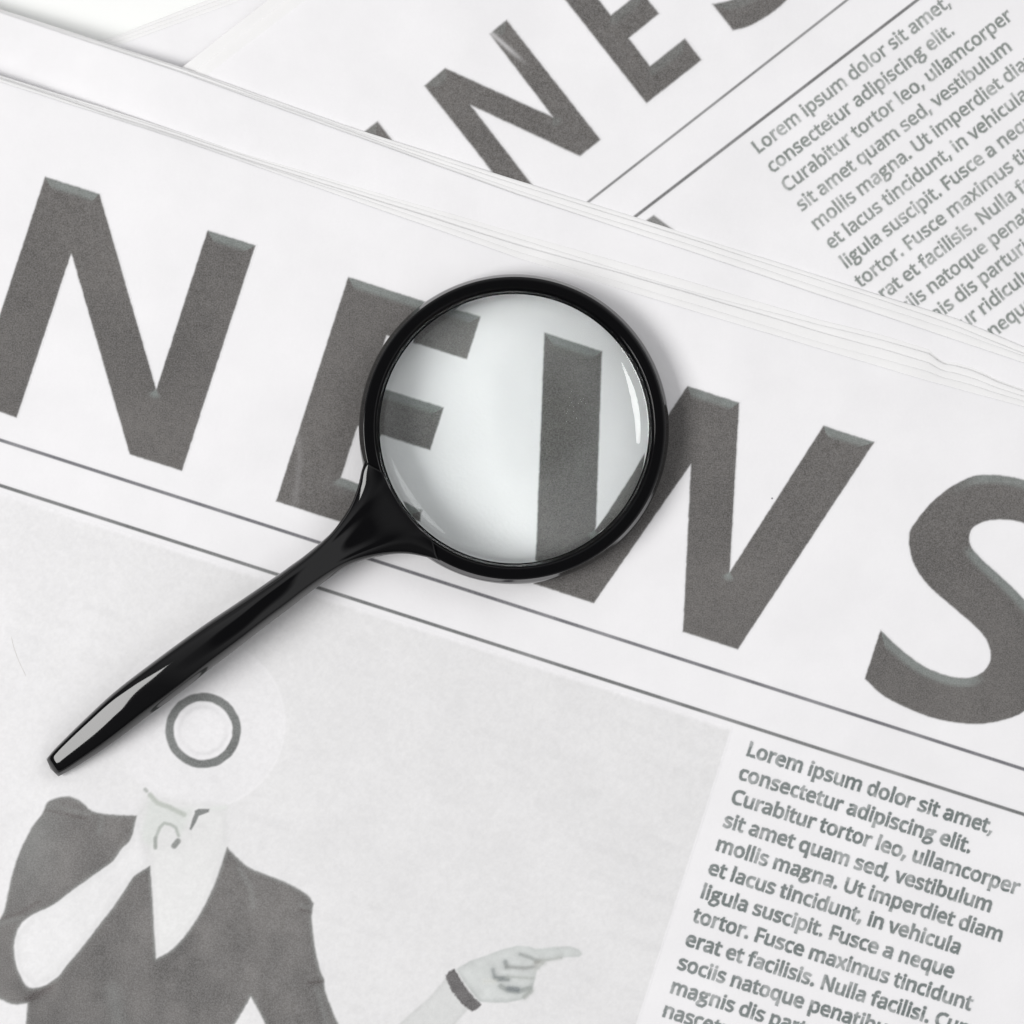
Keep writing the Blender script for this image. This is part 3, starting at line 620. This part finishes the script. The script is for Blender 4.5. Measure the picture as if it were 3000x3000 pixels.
    for pts, r, c in (([(985, 590), (1000, 640)], 5.5, (0.22, 0.24, 0.24)), ([(1000, 640), (1180, 655), (1310, 640)], 4.6, (0.27, 0.28, 0.27)),
                      ([(858, 670), (872, 735)], 5.0, (0.25, 0.27, 0.27)), ([(888, 765), (1005, 763)], 7.5, (0.13, 0.15, 0.15)),
                      ([(1010, 742), (1140, 750), (1270, 758)], 3.4, (0.40, 0.42, 0.40)), ([(940, 840), (1000, 875), (1110, 895), (1240, 862)], 7.0, (0.26, 0.28, 0.27)),
                      ([(1020, 865), (1110, 875)], 7.0, (0.15, 0.17, 0.18)), ([(1140, 512), (1240, 545), (1290, 570), (1370, 590)], 4.8, (0.29, 0.31, 0.30)),
                      ([(1300, 600), (1365, 588)], 5.5, (0.30, 0.30, 0.28)), ([(770, 790), (880, 790)], 3, (0.60, 0.61, 0.58)), ([(1380, 578), (1560, 548)], 3.2, (0.38, 0.40, 0.38)),
                      ([(1290, 670), (1370, 600)], 3, (0.5, 0.51, 0.49)), ([(1180, 955), (1250, 890)], 6, (0.34, 0.36, 0.34))):
        ds = sdf_stroke(X, Y, qh(pts))
        lay(np.exp(-(np.maximum(ds - r, 0) / 7.0) ** 2) * 0.28, np.array(c) * 1.25)
        lay(ramp(ds - r, 4.2) * 0.72, c)
    d, _, _ = sdf_poly(X, Y, [CUFF]); lay(ramp(d + (vnoise(X, Y, 7, 51) - 0.5) * 4, 3), np.array((0.105, 0.10, 0.10)) * (0.9 + 0.3 * vnoise(X, Y, 14, 52)[..., None]))
    T *= (1 + (0.05 * (vnoise(X, Y, 5, 16) - 0.5) + 0.05 * (vnoise(X, Y, 11, 17) - 0.5))[..., None])
    return area_, T
def photo_masked(X, Y):
    a, T = photo_fn(X, Y)
    return np.where(a > 0.001, 1.0, 0.0), T
print_grid('printed_photo', front, z_front, (-90, 2160), (1405, 3090), 3.0, photo_masked)
for sx_, sy_, sr_ in ((2262, 1460, 2.4),):
    def speck(X, Y, a=sx_, b=sy_, r=sr_):
        return 1 - sstep(r - 1.2, r + 1.2, np.hypot(X - a, Y - b)), np.array((0.10, 0.10, 0.11))[None, None, :] * np.ones(X.shape + (1,))
    print_grid('ink_speck', front, lambda x, y: z_front(x, y) + 0.01 * MM, (sx_ - 5, sx_ + 5), (sy_ - 5, sy_ + 5), 1.0, speck)
# a scrap of the slanted page's own picture, just showing over the fold
def scrap_fn(X, Y):
    d, _, _ = sdf_poly(X, Y, [[(1880, 655), (1915, 630), (1975, 674), (1960, 760), (1860, 740)]])
    return 1 - sstep(-4, 4, d), np.array((0.19, 0.19, 0.185))[None, None, :] * np.ones(X.shape + (1,))
print_grid('printed_photo', rear, z_rear, (1850, 1990), (615, 770), 3.0, scrap_fn)

# ------------------------------------------------------------------ magnifying glass
Z_MID = 5.9 * MM
cx, cy = P(1507.5, 1255.5, 6 * MM)
glass_root = empty('magnifying_glass', (cx, cy, 0.2 * MM))
tag(glass_root, 'round magnifying glass with glossy black rim and tapering black handle lying over the NEWS headline', 'magnifying glass')

TILT = math.radians(1.9)             # it rests on the far edge of its rim and on the tip of the handle
TD = (0.816, 0.578)                  # towards that far edge
def tilt(x, y, z):
    """x, y in mm from the middle of the rim, z in mm above the page"""
    a = x * TD[0] + y * TD[1]; b = -x * TD[1] + y * TD[0]
    a2 = 44 + (a - 44) * math.cos(TILT) + z * math.sin(TILT) - 0.25
    z2 = z * math.cos(TILT) - (a - 44) * math.sin(TILT)
    return (cx + (a2 * TD[0] - b * TD[1]) * MM, cy + (a2 * TD[1] + b * TD[0]) * MM, z2 * MM)

def lathe(name, prof, mat, n=192, closed=True):
    vs = []; fs = []
    k = len(prof)
    for i in range(n):
        a = 2 * math.pi * i / n
        for r, z in prof:
            vs.append(tilt(r * math.cos(a), r * math.sin(a), z))
    for i in range(n):
        j = (i + 1) % n
        for m in range(k if closed else k - 1):
            p = (m + 1) % k
            fs.append((i * k + m, j * k + m, j * k + p, i * k + p))
    return build(name, vs, np.array(fs)[:, ::1], mat, glass_root)

# rim: flat black top face, bevelled lip inside, gently bulging outside
def arc(c, r, a0, a1, n):
    return [(c[0] + r * math.cos(math.radians(a0 + (a1 - a0) * i / n)), c[1] + r * math.sin(math.radians(a0 + (a1 - a0) * i / n))) for i in range(n + 1)]
rim = []
rim += [(39.3, 3.0), (39.05, 2.6)] + [(39.2, 1.0), (39.8, 0.45), (40.6, 0.3)] + [(42.9, 0.3)]
rim += arc((44.0, 1.5), 1.2, -60, -6, 5)
rim += [(45.22, 2.8), (45.05, 4.4), (44.6, 6.2), (43.95, 7.85)]
rim += arc((43.45, 8.1), 0.44, 22, 86, 5)
rim += [(42.4, 8.55), (41.6, 8.57), (41.1, 8.55)] + arc((40.75, 8.22), 0.32, 85, 160, 5)
rim += [(39.95, 7.2), (39.6, 6.2), (39.3, 5.3), (39.1, 5.15), (39.3, 5.1)]
ro = lathe('rim', rim, M_BLACK)

def lens():
    R = 216.0; a = 39.2; e = 0.7; zl = 4.4
    sag = R - math.sqrt(R * R - a * a)
    prof = []
    n = 60
    for i in range(n + 1):
        r = a * i / n
        prof.append((r, zl + e + (math.sqrt(R * R - r * r) - (R - sag))))
    flat = [z for r, z in prof if r <= 37.3][-1]                # a narrow flat flange round the underside
    low = [(r, 2 * zl - max(z, flat)) for r, z in prof][::-1]
    seq = prof + low
    N = 128
    vs = [tilt(0, 0, prof[0][1])]; fs = []
    ring = seq[1:-1]
    for r, z in ring:
        for i in range(N):
            t = 2 * math.pi * i / N
            vs.append(tilt(r * math.cos(t), r * math.sin(t), z))
    vs.append(tilt(0, 0, seq[-1][1]))
    last = len(vs) - 1
    for i in range(N):
        j = (i + 1) % N
        fs.append((0, 1 + i, 1 + j))
        for k in range(len(ring) - 1):
            fs.append((1 + k * N + i, 1 + (k + 1) * N + i, 1 + (k + 1) * N + j, 1 + k * N + j))
        b = 1 + (len(ring) - 1) * N
        fs.append((b + i, last, b + j))
    o = build('lens', vs, fs, M_GLASS, glass_root)
    return o
lens()

# handle and forked neck: one loft
def poly_at(pts, ts):
    p = np.array(pts, float)
    s = np.concatenate([[0], np.cumsum(np.hypot(*np.diff(p, axis=0).T))]); s /= s[-1]
    # smooth by Catmull through arclength
    x = np.interp(ts, s, p[:, 0]); y = np.interp(ts, s, p[:, 1])
    k = np.array([1, 2, 3, 2, 1.]); k /= k.sum()
    for arr in (x, y):
        pad = np.concatenate([2 * arr[0] - arr[2:0:-1], arr, 2 * arr[-1] - arr[-2:-4:-1]])
        arr[:] = np.convolve(pad, k, 'valid')
    return np.stack([x, y], -1)
left_edge = [(136, 2222), (165, 2188), (249, 2105), (336, 2025), (442, 1943), (584, 1839), (700, 1761), (807, 1688), (850, 1657), (890, 1628), (937, 1590), (980, 1548), (1024, 1484), (1048, 1426), (1059, 1382), (1071, 1345)]
right_edge = [(172, 2276), (230, 2244), (330, 2179), (442, 2095), (535, 2026), (628, 1953), (700, 1898), (790, 1828), (850, 1783), (905, 1740), (974, 1690), (1036, 1654), (1114, 1632), (1188, 1625), (1246, 1632), (1292, 1643)]
NS = 90
def dens(pts):
    """same number of stations on both edges: station k keeps its partner"""
    p = np.array(pts, float)
    t = np.linspace(0, len(p) - 1, NS)
    out = np.zeros((NS, 2))
    for i, u in enumerate(t):
        k = min(int(u), len(p) - 2); f = u - k
        p0 = p[k - 1] if k > 0 else 2 * p[0] - p[1]
        p1, p2 = p[k], p[k + 1]
        p3 = p[k + 2] if k + 2 < len(p) else 2 * p[-1] - p[-2]
        out[i] = 0.5 * (2 * p1 + (p2 - p0) * f + (2 * p0 - 5 * p1 + 4 * p2 - p3) * f * f + (3 * p1 - p0 - 3 * p2 + p3) * f ** 3)
    return out
LE = dens(left_edge); RE = dens(right_edge)
st = np.linspace(0, 15, NS)
mid = (LE + RE) / 2
arcl = np.concatenate([[0], np.cumsum(np.hypot(*np.diff(mid, axis=0).T))]) * 0.1        # mm along the handle
_g = np.arange(-40, 180, 0.5)
_z = np.interp(_g, [-40, 0, 15, 30, 45, 60, 74, 88, 97, 108, 118, 140], [-6.5, 2.5, 5.8, 8.8, 10.8, 11.9, 12.1, 11.2, 9.95, 8.65, 7.95, 7.8])
_k = np.exp(-(np.arange(-20, 21) * 0.5 / 4.0) ** 2); _k /= _k.sum()
_z = np.convolve(np.pad(_z, 20, mode='edge'), _k, 'valid')
zc = np.interp(arcl, _g, _z)                                                            # centre height, mm
hb = np.interp(st, [0, 0.4, 1, 2, 4, 6, 8, 10, 12, 15], [2.1, 2.5, 2.8, 3.2, 4.0, 4.3, 4.2, 4.1, 4.2, 4.35])       # half thickness, mm
ker = np.ones(9) / 9
def sm(a):
    return np.convolve(np.concatenate([np.full(4, a[0]), a, np.full(4, a[-1])]), ker, 'valid')
hb = sm(sm(hb))
for i, q in enumerate((0.55, 0.86, 0.97)):          # rounded end
    zc[i] -= hb[i] * (1 - q) * 0.6; hb[i] *= q
NK = 36
def handle_section(w):
    """faceted section, -1..1: a bevel on the left that widens (w) towards the tip, a flat back, a sloping right wall"""
    p = [(-1.0, -0.30), (-0.97, 0.15), (-0.84, 0.62 + 0.23 * w), (-0.52 + 0.46 * w, 1.0), (0.15 + 0.25 * w, 0.99), (0.62, 0.90), (0.82, 0.40), (1.0, -0.30), (0.86, -0.82),
         (0.45, -1.0), (-0.45, -1.0), (-0.86, -0.82)]
    for _ in range(3):                                # soften the corners
        n_ = []
        for i_ in range(len(p)):
            a_, b_ = p[i_], p[(i_ + 1) % len(p)]
            g = 0.22
            n_ += [(a_[0] * (1 - g) + b_[0] * g, a_[1] * (1 - g) + b_[1] * g), (a_[0] * g + b_[0] * (1 - g), a_[1] * g + b_[1] * (1 - g))]
        p = n_
    out = []
    for k_ in range(2 * NK):                          # pick the outline up along rays, starting at the left
        an = math.pi * k_ / NK
        rx, ry = -math.cos(an), math.sin(an)
        best = None
        for i_ in range(len(p)):
            (x0_, y0_), (x1_, y1_) = p[i_], p[(i_ + 1) % len(p)]
            ex, ey = x1_ - x0_, y1_ - y0_
            den = rx * ey - ry * ex
            if abs(den) < 1e-12: continue
            tt = (x0_ * ey - y0_ * ex) / den; uu = (x0_ * ry - y0_ * rx) / den
            if tt > 0 and -1e-6 <= uu <= 1 + 1e-6 and (best is None or tt > best): best = tt
        out.append((rx * best, ry * best))
    return out
vs = []
acx, acy = 1507.5, 1255.5
for i in range(NS):
    f = sstep(9.5, 15, st[i])                       # 0 on the handle, 1 at the rim
    nexp = 2.5 + 3.5 * f
    l, r = LE[i], RE[i]
    section = handle_section(min(1.0, max(0.0, 1 - (st[i] - 0.6) / 6.2)))
    for k in range(2 * NK):
        a = math.pi * k / NK                        # once round the section
        ca, sa = math.cos(a), math.sin(a)
        xs_ = -math.copysign(abs(ca) ** (2 / nexp), ca)            # -1 left .. 1 right
        ys_ = math.copysign(abs(sa) ** (2 / nexp), sa)
        hx, hy = section[k]
        x = hx * (1 - f) + xs_ * f; y = hy * (1 - f) + ys_ * f
        q = (x + 1) / 2
        p = l * (1 - q) + r * q
        if f > 0:                                   # bow the section towards an arc concentric with the rim
            t0 = math.atan2(l[1] - acy, l[0] - acx); t1 = math.atan2(r[1] - acy, r[0] - acx)
            if t0 < 0: t0 += 2 * math.pi
            if t1 < 0: t1 += 2 * math.pi
            t = t0 + (t1 - t0) * q
            r0 = math.hypot(l[0] - acx, l[1] - acy) * (1 - q) + math.hypot(r[0] - acx, r[1] - acy) * q
            edge = min(1, 6 * q, 6 * (1 - q)); edge = edge * edge * (3 - 2 * edge)
            rr = r0 - (r0 - 404) * edge * f ** 1.5
            pa = np.array((acx + rr * math.cos(t), acy + rr * math.sin(t)))
            p = p * (1 - f) + pa * f
        top = zc[i] + hb[i] * y
        if y > 0:                                   # the back of the handle slopes to the left of its crown line
            top -= 2.0 * math.exp(-((st[i] - 11.4) / 1.6) ** 2) * (1 - abs(x) ** 2) * y     # hollow at the fork
        z = top * MM
        X, Y = P(p[0], p[1], zc[i] * MM)
        vs.append((X, Y, z))
n2 = 2 * NK
fs = []
for i in range(NS - 1):
    for k in range(n2):
        j = (k + 1) % n2
        fs.append((i * n2 + k, (i + 1) * n2 + k, (i + 1) * n2 + j, i * n2 + j))
base = len(vs)
v = np.array(vs)
c0 = v[:n2].mean(0); c1 = v[-n2:].mean(0)
vs.append(tuple(c0 + np.array((-0.0006, -0.0004, 0)))); vs.append(tuple(c1))
for k in range(n2):
    j = (k + 1) % n2
    fs.append((base, k, j)); fs.append((base + 1, (NS - 1) * n2 + j, (NS - 1) * n2 + k))
build('handle', vs, fs, M_BLACK, glass_root)

# ------------------------------------------------------------------ a stray fibre on the page
def tube(name, pts, r, mat, parent=None):
    vs, fs = [], []
    n = 6
    for i, p in enumerate(pts):
        d = np.array(pts[min(i + 1, len(pts) - 1)]) - np.array(pts[max(i - 1, 0)])
        d = d / np.linalg.norm(d)
        s = np.array((-d[1], d[0], 0)); u = np.array((0, 0, 1))
        for k in range(n):
            a = 2 * math.pi * k / n
            vs.append(tuple(np.array(p) + r * (math.cos(a) * s + math.sin(a) * u)))
    for i in range(len(pts) - 1):
        for k in range(n):
            j = (k + 1) % n
            fs.append((i * n + k, i * n + j, (i + 1) * n + j, (i + 1) * n + k))
    return build(name, vs, fs, mat, parent)
fib = []
for x, y in ((33, 1866), (40, 1895), (50, 1925), (62, 1952), (76, 1980)):
    z = float(z_front(x, y)) + 0.09 * MM
    fib.append((*P(x, y, z), z))
tag(tube('stray_fibre', fib, 0.028 * MM, M_FIBRE), 'thin pale curved fibre lying on the grey printed picture left of the handle', 'fibre')
